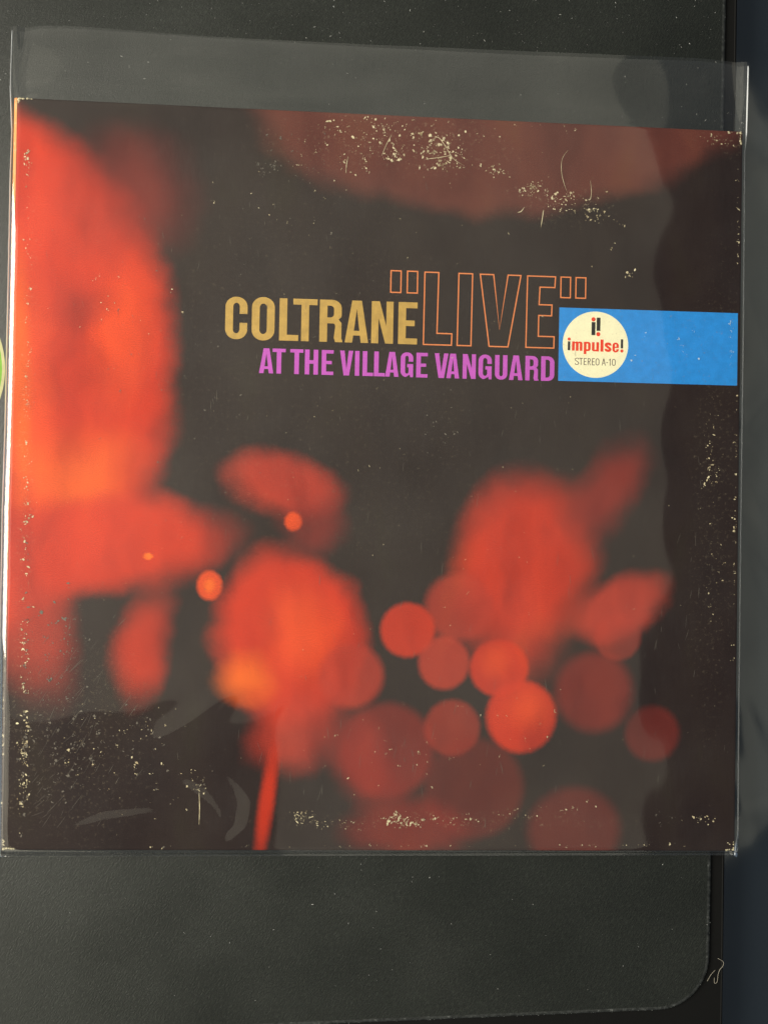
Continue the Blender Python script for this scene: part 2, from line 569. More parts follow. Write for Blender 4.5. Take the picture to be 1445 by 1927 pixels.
# wrinkled dark plastic sheet beyond the lid's right rim
m, nt, b = new_mat('dark_blue_plastic'); M_SHEET = m
b.inputs['Base Color'].default_value = (.014, .019, .025, 1)
b.inputs['Roughness'].default_value = .22
b.inputs['Specular IOR Level'].default_value = 1.0
b.inputs['Specular Tint'].default_value = (.9, .96, 1, 1)
b.inputs['Coat Weight'].default_value = .8; b.inputs['Coat Roughness'].default_value = .12
tc = nt.nodes.new('ShaderNodeTexCoord')
bump(nt, noise_node(nt, tc.outputs['Object'], 700, 3).outputs['Fac'], .05, .0002, b)
V, F = [], []
xs = [158.6 + .6 * k for k in range(50)] + [188.6 + 4 * k for k in range(1, 30)]
ys = [-300 + 2.0 * k for k in range(301)]
def sheet_z(x, y):
    u = math.sqrt((x - 158.6) ** 2 + 30) - 5.5
    puff = sstep(-185, -140, y) * sstep(215, 150, y)
    z = -20 + 15.0 * (1 - math.exp(-u / 30)) * (.12 + .88 * puff)
    z += puff * 1.7 * noise.noise(Vector((x / 26, y / 46, 1.3)))
    z += puff * .55 * noise.noise(Vector(((x + .35 * y) / 11, y / 30, 4.7)))
    z -= 1.4 * (1 - puff) * (1 - math.exp(-u / 20))
    # sharp little creases
    for (cx, cy, an, ln, h) in ((168, 112, 62, 16, .3), (171, 30, 55, 18, .35), (167, 5, 78, 14, .3), (171, -100, -58, 18, .2), (174, 150, 70, 20, .2)):
        a = math.radians(an); dx, dy = x - cx, y - cy
        t = dx * math.cos(a) + dy * math.sin(a); s = -dx * math.sin(a) + dy * math.cos(a)
        z += h * math.exp(-(t / ln) ** 2) * math.exp(-(s / 3.2) ** 2)
    return z
for y in ys:
    for x in xs: V.append((x, y, sheet_z(x, y)))
nx_ = len(xs)
for j in range(len(ys) - 1):
    for i in range(nx_ - 1):
        F.append((j * nx_ + i, j * nx_ + i + 1, (j + 1) * nx_ + i + 1, (j + 1) * nx_ + i))
# closed underneath so the sheet is a real padded body
nb = len(V)
rimv = [i for i in range(nx_)] + [(j + 1) * nx_ - 1 for j in range(1, len(ys))] + [(len(ys) - 1) * nx_ + i for i in range(nx_ - 2, -1, -1)] + [j * nx_ for j in range(len(ys) - 2, 0, -1)]
V += [(V[i][0], V[i][1], -33.9) for i in rimv]
k = len(rimv)
for i in range(k):
    j = (i + 1) % k
    F.append((rimv[j], rimv[i], nb + i, nb + j))
F.append(tuple(nb + i for i in range(k))[::-1])
tag(mesh_obj('plastic_sheet', V, F, M_SHEET, None, True), 'dark blue wrinkled glossy plastic wrapped pad beside the case lid', 'plastic wrap')

# ------------------------------------------------------------------ the record jacket
RED = (.53, .029, .006); ORANGE = (.86, .155, .010); DEEP = (.26, .018, .010); MAROON = (.115, .030, .021)
PINK = (.46, .038, .018); DARK = (.020, .0105, .0085); GLOW = (.74, .075, .011)
blobs = [
    # dusky field along the top
    (62, 184, 128, 66, 10, .88, 1.03, 1.0, MAROON, 1),
    # big warm blurred light on the left
    (-178, 44, 92, 116, 0, .86, 1.03, 1.0, RED, 1),
    (-112, 118, 30, 30, 30, .1, 1.3, .55, DEEP, 1),
    (-152, 30, 20, 85, 4, .1, 1.0, .75, GLOW, 1),
    (-154, 40, 6, 70, 2, .1, 1.1, .55, ORANGE, 0),
    (-112, 60, 18, 40, -6, .1, 1.1, .55, GLOW, 1),
    (-130, 0, 30, 20, 20, .0, 1.3, .45, ORANGE, 1),
    (-128, 72, 20, 12, 15, .1, 1.1, .45, DEEP, 1),
    (-122, -28, 62, 22, 4, .55, 1.15, .95, RED, 1),
    (-150, -60, 22, 40, 20, .3, 1.15, .7, PINK, 1),
    # small glow in the dark lower left
    (-100, -72, 14, 30, -12, .30, 1.1, .75, RED, 1),
    # glows in the middle
    (-42, -2, 28, 16, -12, .45, 1.1, .85, PINK, 1),
    (-30, -18, 18, 14, 0, .3, 1.1, .6, DEEP, 1),
    (-38, -68, 34, 42, 12, .70, 1.06, 1.0, RED, 1),
    (-34, -66, 22, 30, 12, .1, 1.0, .75, GLOW, 1),
    (-56, -86, 13, 11, 0, .1, 1.25, .75, ORANGE, 1),
    (-36, -108, 24, 20, 20, .4, 1.1, .7, PINK, 1),
    (-47, -138, 4.2, 32, -7, .25, 1.15, .85, RED, 0),
    (-6, -120, 16, 26, 30, .3, 1.15, .7, DEEP, 1),
    # broad glow on the right
    (62, -34, 33, 44, -14, .50, 1.1, .95, RED, 1),
    (98, -2, 16, 30, -38, .3, 1.1, .75, DEEP, 1),
    (104, -52, 26, 15, 24, .45, 1.12, .85, PINK, 1),
    (62, -66, 24, 26, 0, .1, 1.1, .6, PINK, 1),
    # round out-of-focus lights
    (94, -90, 19, 19, 0, .70, 1.08, .6, DEEP, 0),
    (120, -108, 13, 13, 0, .74, 1.08, .4, DEEP, 0),
    (4, -116, 22, 22, 0, .78, 1.06, .6, DEEP, 0),
    (-12, -84, 15, 15, 0, .74, 1.08, .7, PINK, 0),
    (34, -54, 16, 16, 0, .72, 1.08, .6, PINK, 0),
    (12, -64, 12.5, 12.5, 0, .80, 1.06, .85, RED, 0),
    (28, -78, 12.0, 12.4, 0, .78, 1.06, .7, PINK, 0),
    (52, -80, 13.6, 13.2, 0, .82, 1.05, .85, RED, 0),
    (62, -101, 16.2, 16.6, 0, .82, 1.05, .9, RED, 0),
    (66, -98, 12, 11, 0, .1, 1.2, .5, GLOW, 0),
    (50, -77, 8, 9, 0, .1, 1.2, .45, GLOW, 0),
    (32, -106, 13, 13, 0, .78, 1.06, .45, PINK, 0),
    (42, -132, 23, 23, 0, .80, 1.06, .3, DEEP, 0),
    (86, -150, 22, 20, 0, .74, 1.08, .32, DEEP, 0),
    (104, -66, 11, 11, 0, .78, 1.06, .4, PINK, 0),
    (14, -150, 32, 16, 0, .5, 1.1, .5, DEEP, 1),
    (-73, -46, 6.0, 7.0, 0, .70, 1.06, .95, GLOW, 0),
    (-73, -46, 3.2, 4, 0, .2, 1.1, .8, ORANGE, 0),
    (-38, -18, 4.2, 4.6, 0, .60, 1.1, .95, GLOW, 0),
    (-99, -34, 2.4, 1.6, 0, .4, 1.2, .9, ORANGE, 0),
]
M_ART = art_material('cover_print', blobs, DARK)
jacket = tag(empty('record_jacket'), 'worn twelve inch record jacket printed with blurred red and orange lights and a blue band', 'record jacket')

COR = [(-157.8, 159.4), (156.7, 158.4), (157.8, -159.4), (-156.8, -158.4)]     # TL TR BR BL


def board(name, corners, zbot, ztop, mat, parent, r=.55, seg=40):
    """a board with rounded edges; the faces are cut into cells so it can bow a little"""
    V, F = [], []
    def P(u, v, d):
        tl, tr, br, bl = corners
        x = (tl[0] * (1 - u) + tr[0] * u) * (1 - v) + (bl[0] * (1 - u) + br[0] * u) * v
        y = (tl[1] * (1 - u) + tr[1] * u) * (1 - v) + (bl[1] * (1 - u) + br[1] * u) * v
        return x, y
    W = 314.5
    ts = [0, .12 / W, .3 / W, .6 / W, 1.2 / W] + [k / seg for k in range(1, seg)] + [1 - 1.2 / W, 1 - .6 / W, 1 - .3 / W, 1 - .12 / W, 1]
    n = len(ts)
    def edge_drop(t):
        d = min(t, 1 - t) * W
        return r - math.sqrt(max(0, r * r - (r - min(d, r)) ** 2)) if d < r else 0
    for v in ts:
        for u in ts:
            x, y = P(u, v, 0)
            V.append((x, y, ztop - max(edge_drop(u), edge_drop(v))))
    for j in range(n - 1):
        for i in range(n - 1):
            F.append((j * n + i, (j + 1) * n + i, (j + 1) * n + i + 1, j * n + i + 1))
    rimv = [i for i in range(n)] + [(j + 1) * n - 1 for j in range(1, n)] + [(n - 1) * n + i for i in range(n - 2, -1, -1)] + [j * n for j in range(n - 2, 0, -1)]
    nb = len(V); k = len(rimv)
    V += [(V[i][0], V[i][1], zbot) for i in rimv]
    for i in range(k):
        j = (i + 1) % k
        F.append((rimv[i], rimv[j], nb + j, nb + i))
    F.append(tuple(nb + i for i in range(k)))
    return mesh_obj(name, V, F, mat, parent, True)


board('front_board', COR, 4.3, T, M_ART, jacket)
M_PAPER = plain('bare_cream_board', (.62, .55, .36), .8, .1)
board('back_board', [(-157.4, 158.9), (156.3, 158.0), (157.3, -159.0), (-156.4, -158.0)], .5, 3.4, plain('back_board_brown', (.03, .02, .018), .5), jacket, .4, 6)
# white inner leaves between the boards
V, F = [], []
c4 = [(-156.6, 158.3), (155.6, 157.6), (156.6, -158.4), (-155.8, -157.4)]
V = [(x, y, 3.41) for x, y in c4] + [(x, y, 4.29) for x, y in c4]
F = [(0, 1, 2, 3), (7, 6, 5, 4), (4, 5, 1, 0), (5, 6, 2, 1), (6, 7, 3, 2), (7, 4, 0, 3)]
mesh_obj('inner_leaf', V, F, M_PAPER, jacket)

# rounded spine along the left edge
m, nt, b = new_mat('spine_print'); M_SPINE = m
tc = nt.nodes.new('ShaderNodeTexCoord'); sp = nt.nodes.new('ShaderNodeSeparateXYZ')
nt.links.new(tc.outputs['Object'], sp.inputs[0])
mr = nt.nodes.new('ShaderNodeMapRange'); mr.inputs['From Min'].default_value = -.16; mr.inputs['From Max'].default_value = .16
nt.links.new(sp.outputs['Y'], mr.inputs['Value'])
c = ramp(nt, mr.outputs[0], [(0, (.03, .02, .016)), (.26, (.05, .03, .02)), (.36, (.5, .10, .03)), (.6, (.75, .2, .04)), (1, (.72, .27, .06))]).outputs['Color']
nz = noise_node(nt, tc.outputs['Object'], 500, 5, .7)
c = mixc(nt, ramp(nt, nz.outputs['Fac'], [(.58, (0, 0, 0)), (.68, (.8, .8, .8))]).outputs['Color'], c, (.65, .58, .38))
nt.links.new(c, b.inputs['Base Color']); b.inputs['Roughness'].default_value = .55
V, F = [], []
prof = [(0.0, T - .06), (-.6, T - .12), (-1.1, T - .38), (-1.5, T - .85), (-1.75, T - 1.6), (-1.8, 3.4), (-1.6, 1.6), (-1.0, .8), (0, .55)]
rows = 60
for j in range(rows + 1):
    t = j / rows
    x0 = COR[0][0] * (1 - t) + COR[3][0] * t; y0 = (COR[0][1] - .1) * (1 - t) + (COR[3][1] + .1) * t
    wob = .12 * noise.noise(Vector((y0 * .05, 9, 2)))
    for dx, z in prof: V.append((x0 + dx * (1 + wob) + .02, y0, z))
k = len(prof)
for j in range(rows):
    for i in range(k - 1):
        F.append((j * k + i, j * k + i + 1, (j + 1) * k + i + 1, (j + 1) * k + i))
F.append(tuple(range(k))); F.append(tuple(rows * k + i for i in range(k))[::-1])
mesh_obj('spine', V, F, M_SPINE, jacket, True)

# ------------------------------------------------------------------ lettering (flat print)
ZB, ZP, ZQ, ZW = T + .04, T + .05, T + .09, T + .14


def arc(cx, cy, rx, ry, a0, a1, n=9):
    return [(cx + rx * math.cos(math.radians(a0 + (a1 - a0) * k / n)), cy + ry * math.sin(math.radians(a0 + (a1 - a0) * k / n))) for k in range(n + 1)]


def rrect(x0, y0, x1, y1, rx, ry):
    return arc(x1 - rx, y0 + ry, rx, ry, -90, 0) + arc(x1 - rx, y1 - ry, rx, ry, 0, 90) + arc(x0 + rx, y1 - ry, rx, ry, 90, 180) + arc(x0 + rx, y0 + ry, rx, ry, 180, 270)


def rect(x0, y0, x1, y1): return [(x0, y0), (x1, y0), (x1, y1), (x0, y1)]


def glyph(ch, w, h, s, t):
    """bold condensed capitals: w x h cell, upright stroke s, level stroke t"""
    ro = (w * .48, w * .46); ri = ((w - 2 * s) * .5, (w - 2 * s) * .62)
    if ch == 'O':
        return [[rrect(0, -.012 * h, w, 1.012 * h, *ro), rrect(s, t, w - s, h - t, *ri)]]
    if ch == 'C':
        o = [(w, .6 * h)] + arc(w - ro[0], h - ro[1], *ro, 0, 90) + arc(ro[0], h - ro[1], *ro, 90, 180) + arc(ro[0], ro[1], *ro, 180, 270) + arc(w - ro[0], ro[1], *ro, 270, 360) + [(w, .39 * h)]
        i = [(w - s, .39 * h)] + arc(w - s - ri[0], t + ri[1], *ri, 360, 270) + arc(s + ri[0], t + ri[1], *ri, 270, 180) + arc(s + ri[0], h - t - ri[1], *ri, 180, 90) + arc(w - s - ri[0], h - t - ri[1], *ri, 90, 0) + [(w - s, .6 * h)]
        return [[o + i]]
    if ch == 'G':
        o = [(w, .63 * h)] + arc(w - ro[0], h - ro[1], *ro, 0, 90) + arc(ro[0], h - ro[1], *ro, 90, 180) + arc(ro[0], ro[1], *ro, 180, 262) + [(w - s * .75, .10 * h), (w - s * .62, 0), (w, 0), (w, .53 * h), (w * .52, .53 * h), (w * .52, .53 * h - t)]
        i = [(w - s, .53 * h - t)] + arc(w - s - ri[0], t + ri[1], *ri, 360, 270) + arc(s + ri[0], t + ri[1], *ri, 270, 180) + arc(s + ri[0], h - t - ri[1], *ri, 180, 90) + arc(w - s - ri[0], h - t - ri[1], *ri, 90, 0) + [(w - s, .63 * h)]
        return [[o + i]]
    if ch == 'D':
        o = [(0, 0), (w - ro[0], 0)] + arc(w - ro[0], ro[1], *ro, 270, 360) + arc(w - ro[0], h - ro[1], *ro, 0, 90) + [(0, h)]
        q = (min(ri[0] * 1.2, w - 2 * s), ri[1])
        i = [(s, t)] + arc(w - s - q[0], t + q[1], *q, 270, 360) + arc(w - s - q[0], h - t - q[1], *q, 0, 90) + [(s, h - t)]
        return [[o, i]]
    if ch == 'U':
        o = [(0, h)] + arc(ro[0], ro[1], *ro, 180, 270) + arc(w - ro[0], ro[1], *ro, 270, 360) + [(w, h), (w - s, h)]
        i = arc(w - s - ri[0], t + ri[1], *ri, 360, 270) + arc(s + ri[0], t + ri[1], *ri, 270, 180) + [(s, h)]
        return [[o + i]]
    if ch == 'L': return [[[(0, 0), (w, 0), (w, t), (s, t), (s, h), (0, h)]]]
    if ch == 'I': return [[rect(0, 0, w, h)]]
    if ch == 'T': return [[[(w / 2 - s / 2, 0), (w / 2 + s / 2, 0), (w / 2 + s / 2, h - t), (w, h - t), (w, h), (0, h), (0, h - t), (w / 2 - s / 2, h - t)]]]
    if ch == 'E':
        m0, m1 = .5 * h - t * .48, .5 * h + t * .48
        return [[[(0, 0), (w, 0), (w, t), (s, t), (s, m0), (w * .86, m0), (w * .86, m1), (s, m1), (s, h - t), (w, h - t), (w, h), (0, h)]]]
    if ch == 'H':
        m0, m1 = .5 * h - t * .5, .5 * h + t * .55
        return [[[(0, 0), (s, 0), (s, m0), (w - s, m0), (w - s, 0), (w, 0), (w, h), (w - s, h), (w - s, m1), (s, m1), (s, h), (0, h)]]]
    if ch == 'N':
        return [[[(0, 0), (s * .92, 0), (s * .92, .60 * h), (w - s * 1.02, 0), (w, 0), (w, h), (w - s * .92, h), (w - s * .92, .42 * h), (s * 1.05, h), (0, h)]]]
    if ch == 'V':
        a = s * .98
        return [[[(0, h), (a, h), (w / 2, .24 * h), (w - a, h), (w, h), (w / 2 + a * .62, 0), (w / 2 - a * .62, 0)]]]
    if ch == 'A':
        a = s * .98; tw = a * .64
        b0, b1 = .17 * h, .17 * h + t * .8
        def xo(y): return (w / 2 - tw) * y / h                   # outer left edge
        def xi(y): return a + (w / 2 - a) * y / (h * .80)        # inner left edge
        o = [(0, 0), (a, 0), (xi(b0), b0), (w - xi(b0), b0), (w - a, 0), (w, 0), (w / 2 + tw, h), (w / 2 - tw, h)]
        return [[o, [(xi(b1), b1), (w - xi(b1), b1), (w / 2, .80 * h)]]]
    if ch == 'R':
        r = (w * .42, h * .2)
        bw = w * .95
        o = [(0, 0), (s, 0), (s, .44 * h)] + [(w * .52, .44 * h)] + arc(bw - s - .02 * w, .36 * h, .06 * w + .02 * w, .08 * h, 90, 0, 4) + [(bw - s * .98, .1 * h), (bw - s * .8, 0), (w, 0), (w, .02 * h), (bw + .0 * w, .09 * h), (bw, .36 * h)] \
            + arc(bw - .12 * w, .43 * h, .12 * w, .07 * h, 0, 70, 4) + arc(bw - r[0] * .6, .53 * h + r[1] * .55, r[0] * .6, r[1] * .55, -60, 0, 4) + arc(bw - r[0], h - r[1], *r, 0, 90) + [(0, h)]
        i = [(s, .44 * h + t)] + arc(bw - s - .16 * w, .44 * h + t + .08 * h, .16 * w, .08 * h, 270, 360, 5) + arc(bw - s - .16 * w, h - t - .08 * h, .16 * w, .08 * h, 0, 90, 5) + [(s, h - t)]
        return [[o, i]]
    if ch == 'm':
        r = s * .75; g = (w - 3 * s) / 2
        return [[[(0, 0), (s, 0), (s, h - t), (s + g, h - t), (s + g, 0), (2 * s + g, 0), (2 * s + g, h - t), (w - s, h - t), (w - s, 0), (w, 0)] + arc(w - r, h - r, r, r, 0, 90, 6)
                 + [(2 * s + g * 1.2, h), (2 * s + g * .6, h - .10 * h), (1.8 * s + g, h), (s + g * .9, h), (s * .98, h - .10 * h), (s * .98, h), (0, h)]]]
    if ch == 'p':                                                 # h above the baseline, a third more below
        r = w * .36
        return [[[(0, -.34 * h), (s, -.34 * h), (s, 0)] + arc(w - r, r, r, r, -90, 0, 6) + arc(w - r, h - r, r, r, 0, 90, 6) + [(0, h)], rrect(s, t, w - s, h - t, (w - 2 * s) * .45, .08 * h)]]
    if ch == 'u':
        r = w * .30
        return [[[(0, h)] + arc(r, r, r, r, 180, 270, 6) + [(w - s, 0), (w, 0), (w, h), (w - s, h), (w - s, t), (s, t), (s, h)]]]
    if ch == 'e':
        r = (w * .46, w * .46); q = ((w - 2 * s) * .48, (w - 2 * s) * .5)
        o = [(w, .46 * h)] + arc(w - r[0], h - r[1], *r, 0, 90, 6) + arc(r[0], h - r[1], *r, 90, 180, 6) + arc(r[0], r[1], *r, 180, 270, 6) + arc(w - r[0], r[1], *r, 270, 360, 6) + [(w, .34 * h), (w - s, .34 * h)] \
            + arc(w - s - q[0], t + q[1], *q, 360, 270, 4) + arc(s + q[0], t + q[1], *q, 270, 180, 4) + [(s, .46 * h)]
        return [[o, [(s, .46 * h + t * .7), (w - s, .46 * h + t * .7)] + arc(w - s - q[0], h - t - q[1], *q, 0, 90, 4) + arc(s + q[0], h - t - q[1], *q, 90, 180, 4)]]
    if ch == 's':
        k = t * .5 + .04 * h
        c = spline([(w - s * .45, .67 * h), (w - s * .55, .80 * h), (w * .5, h - k), (s * .55, .80 * h), (s * .55, .66 * h), (w * .5, .5 * h), (w - s * .55, .34 * h), (w - s * .55, .2 * h), (w * .5, k), (s * .55, .2 * h), (s * .45, .33 * h)], 4)
        return [[ribbon(c, s * .95)]]
    return []


def thin(ch, w, h, s):
    """light face of the catalogue line, drawn with strokes of width s"""
    R = lambda pts: [ribbon(pts, s)]
    oval = lambda: [rrect(0, 0, w, h, w * .5, h * .3), rrect(s, s, w - s, h - s, w * .5 - s, h * .3 - s)]
    if ch in 'O0': return [oval()]
    if ch == 'S': return [R(spline([(w * .95, .78 * h), (w * .85, .94 * h), (w * .5, h - s * .4), (w * .1, .88 * h), (w * .1, .66 * h), (w * .5, .52 * h), (w * .9, .36 * h), (w * .9, .13 * h), (w * .5, s * .4), (w * .14, .07 * h), (w * .04, .24 * h)], 4))]
    if ch == 'T': return [[[(w / 2 - s / 2, 0), (w / 2 + s / 2, 0), (w / 2 + s / 2, h - s), (w, h - s), (w, h), (0, h), (0, h - s), (w / 2 - s / 2, h - s)]]]
    if ch == 'E': return glyph('E', w, h, s, s)
    if ch == 'R':
        return [[[(0, 0), (s, 0), (s, .46 * h), (w * .45, .46 * h), (w - s, 0), (w, 0), (w * .6, .47 * h)] + arc(w * .62, .74 * h, w * .36, .26 * h, -80, 90, 8) + [(0, h)],
                 [(s, .46 * h + s), (w * .6, .46 * h + s)] + arc(w * .62, .74 * h, w * .36 - s, .26 * h - s, -70, 90, 6) + [(s, h - s)]]]
    if ch == 'A': return [[[(0, 0), (s, 0), (w * .27, .28 * h), (w * .73, .28 * h), (w - s, 0), (w, 0), (w / 2 + s * .6, h), (w / 2 - s * .6, h)], [(w * .27 + s * .3, .28 * h + s), (w * .73 - s * .3, .28 * h + s), (w / 2, h - s * 2)]]]
    if ch == '-': return [[rect(0, .38 * h, w, .38 * h + s)]]
    if ch == '1': return [[[(w - s, 0), (w, 0), (w, h), (w - s, h), (0, .8 * h), (0, .8 * h - s), (w - s, h - s * 1.3)]]]
    return []


def shift(shapes, dx, dy): return [[[(p[0] + dx, p[1] + dy) for p in l] for l in loops] for loops in shapes]


def print_line(name, cells, base, h, s, t, mat, label=None):
    line = empty(name); line.parent = jacket
    if label: line['label'] = label
    for ch, x0, x1 in cells:
        shape_obj('letter', shift(glyph(ch, x1 - x0, h, s, t), x0, base), ZP, mat, line)
    return line


M_GOLD = ink('gold_ink', (.50, .315, .075))
M_MAG = ink('magenta_ink', (.53, .09, .53), .06)
M_LINE = ink('orange_outline_ink', (.80, .24, .075), .05)
M_BLUE = ink('blue_ink', (.020, .26, .72), .08)
M_CREAM = ink('cream_ink', (.92, .88, .60), .03)
M_REDI = ink('red_ink', (.80, .045, .012), .04)
M_BLACK = ink('black_ink', (.020, .018, .018), .1)
M_GREYI = ink('grey_ink', (.13, .09, .085), .1)

print_line('artist_line', list(zip('COLTRANE', (-68.62, -57.36, -45.62, -39.77, -28.41, -17.52, -6.1, 5.5), (-59.24, -47.63, -37.43, -29.42, -18.47, -7.37, 3.33, 13.74))),
           59.55, 18.2, 3.3, 2.55, M_GOLD, 'gold bold capital letters')
print_line('venue_line', [('A', -53.86, -47.78), ('T', -48.22, -42.63), ('T', -40.67, -35.07), ('H', -34.37, -28.7), ('E', -27.18, -22.12), ('V', -19.34, -13.7), ('I', -12.87, -10.97), ('L', -9.57, -5.0), ('L', -4.62, 0.09), ('A', 0.22, 6.02), ('G', 6.85, 12.27), ('E', 13.62, 18.55),
                          ('V', 21.56, 27.52), ('A', 26.75, 32.33), ('N', 33.81, 39.54), ('G', 40.7, 46.5), ('U', 47.92, 53.34), ('A', 54.12, 60.07), ('R', 61.24, 67.07), ('D', 68.18, 74.02)],
           45.3, 10.7, 1.95, 1.45, M_MAG, 'magenta bold capital letters')


def offset_in(poly, d):
    """mitred inward offset of a clockwise or counter-clockwise polygon"""
    n = len(poly)
    area = sum(poly[i][0] * poly[(i + 1) % n][1] - poly[(i + 1) % n][0] * poly[i][1] for i in range(n))
    sg = 1 if area > 0 else -1
    out = []
    for i in range(n):
        a, p, b = Vector(poly[i - 1]), Vector(poly[i]), Vector(poly[(i + 1) % n])
        e1 = (p - a).normalized(); e2 = (b - p).normalized()
        n1 = Vector((-e1.y, e1.x)) * sg; n2 = Vector((-e2.y, e2.x)) * sg
        mi = (n1 + n2)
        mi = mi / max(mi.dot(mi) / 2, .25)
        q = p + mi * d
        out.append((q.x, q.y))
    return out


live = empty('outlined_word'); live.parent = jacket
live['label'] = 'thin orange outlined capital letters and quotation marks'
OUT = [
    rect(1.7, 81.58, 6.6, 91.5), rect(8.84, 81.58, 13.76, 91.5),
    [(16.4, 91.35), (22.95, 91.35), (22.6, 64.9), (29.1, 64.9), (28.96, 59.4), (16.25, 59.4)],
    [(31.2, 91.3), (37.7, 91.3), (37.5, 59.4), (30.95, 59.4)],
    [(40.5, 91.25), (46.9, 91.25), (49.6, 67.3), (52.75, 91.25), (58.95, 91.25), (53.65, 59.4), (44.95, 59.4)],
    [(61.3, 91.2), (74.15, 91.2), (73.9, 85.95), (67.35, 85.95), (67.1, 78.8), (72.8, 78.8), (72.65, 73.55), (67.0, 73.55), (66.95, 64.95), (73.95, 64.95), (73.87, 59.45), (61.05, 59.45)],
    rect(76.05, 81.7, 80.8, 91.2), rect(82.7, 81.7, 87.55, 91.2)]
for k, poly in enumerate(OUT):
    shape_obj('quotation_mark' if k in (0, 1, 6, 7) else 'letter', [[poly, offset_in(poly, .52)]], ZP, M_LINE, live)

band = shape_obj('blue_band', [[[(75.8, 45.5), (155.7, 45.5), (155.6, 77.55), (75.8, 77.6)]]], ZB, M_BLUE, jacket)
badge = shape_obj('label_disc', [[disc((92.05, 61.75), 14.55, 72)]], ZP, M_CREAM, jacket)
badge['label'] = 'round cream label emblem with red and black lettering'
PB = badge
for nm, sh, mt in [
    ('logo_bar', [[rect(90.17, 65.9, 91.85, 71.65)]], M_BLACK), ('logo_dot', [[disc((90.98, 72.85), .92, 24)]], M_REDI),
    ('logo_bar', [[rect(92.40, 67.85, 94.08, 73.65)]], M_BLACK), ('logo_dot', [[disc((93.2, 66.4), .92, 24)]], M_REDI),
    ('letter_stem', [[rect(79.78, 59.0, 80.84, 62.9)]], M_BLACK), ('letter_dot', [[disc((80.34, 63.9), .68, 20)]], M_REDI),
    ('letter', shift(glyph('m', 4.6, 4.05, 1.18, .75), 81.64, 58.85), M_REDI),
    ('letter', shift(glyph('p', 3.0, 4.05, 1.14, .75), 86.88, 58.85), M_REDI),
    ('letter', shift(glyph('u', 3.1, 4.05, 1.14, .75), 90.46, 58.8), M_REDI),
    ('letter', [[rect(94.24, 58.78, 95.56, 64.1)]], M_REDI),
    ('letter', shift(glyph('s', 2.95, 4.25, 1.12, .8), 96.15, 58.68), M_REDI),
    ('letter', shift(glyph('e', 2.8, 4.3, 1.06, .72), 99.58, 58.62), M_REDI),
    ('letter_stem', [[rect(103.27, 60.45, 104.3, 64.48)]], M_BLACK), ('letter_dot', [[disc((103.8, 59.33), .7, 20)]], M_REDI)]:
    shape_obj(nm, sh, ZQ, mt, PB)
for ch, a, b_ in [('S', 83.09, 84.76), ('T', 84.97, 86.5), ('E', 86.93, 88.18), ('R', 88.7, 89.98), ('E', 90.6, 91.85), ('O', 92.2, 93.85), ('A', 94.92, 96.67), ('-', 96.94, 97.64), ('1', 98.17, 98.82), ('0', 99.48, 101.05)]:
    shape_obj('letter', shift(thin(ch, b_ - a, 3.02, .30), a, 52.72), ZQ, M_GREYI, PB)

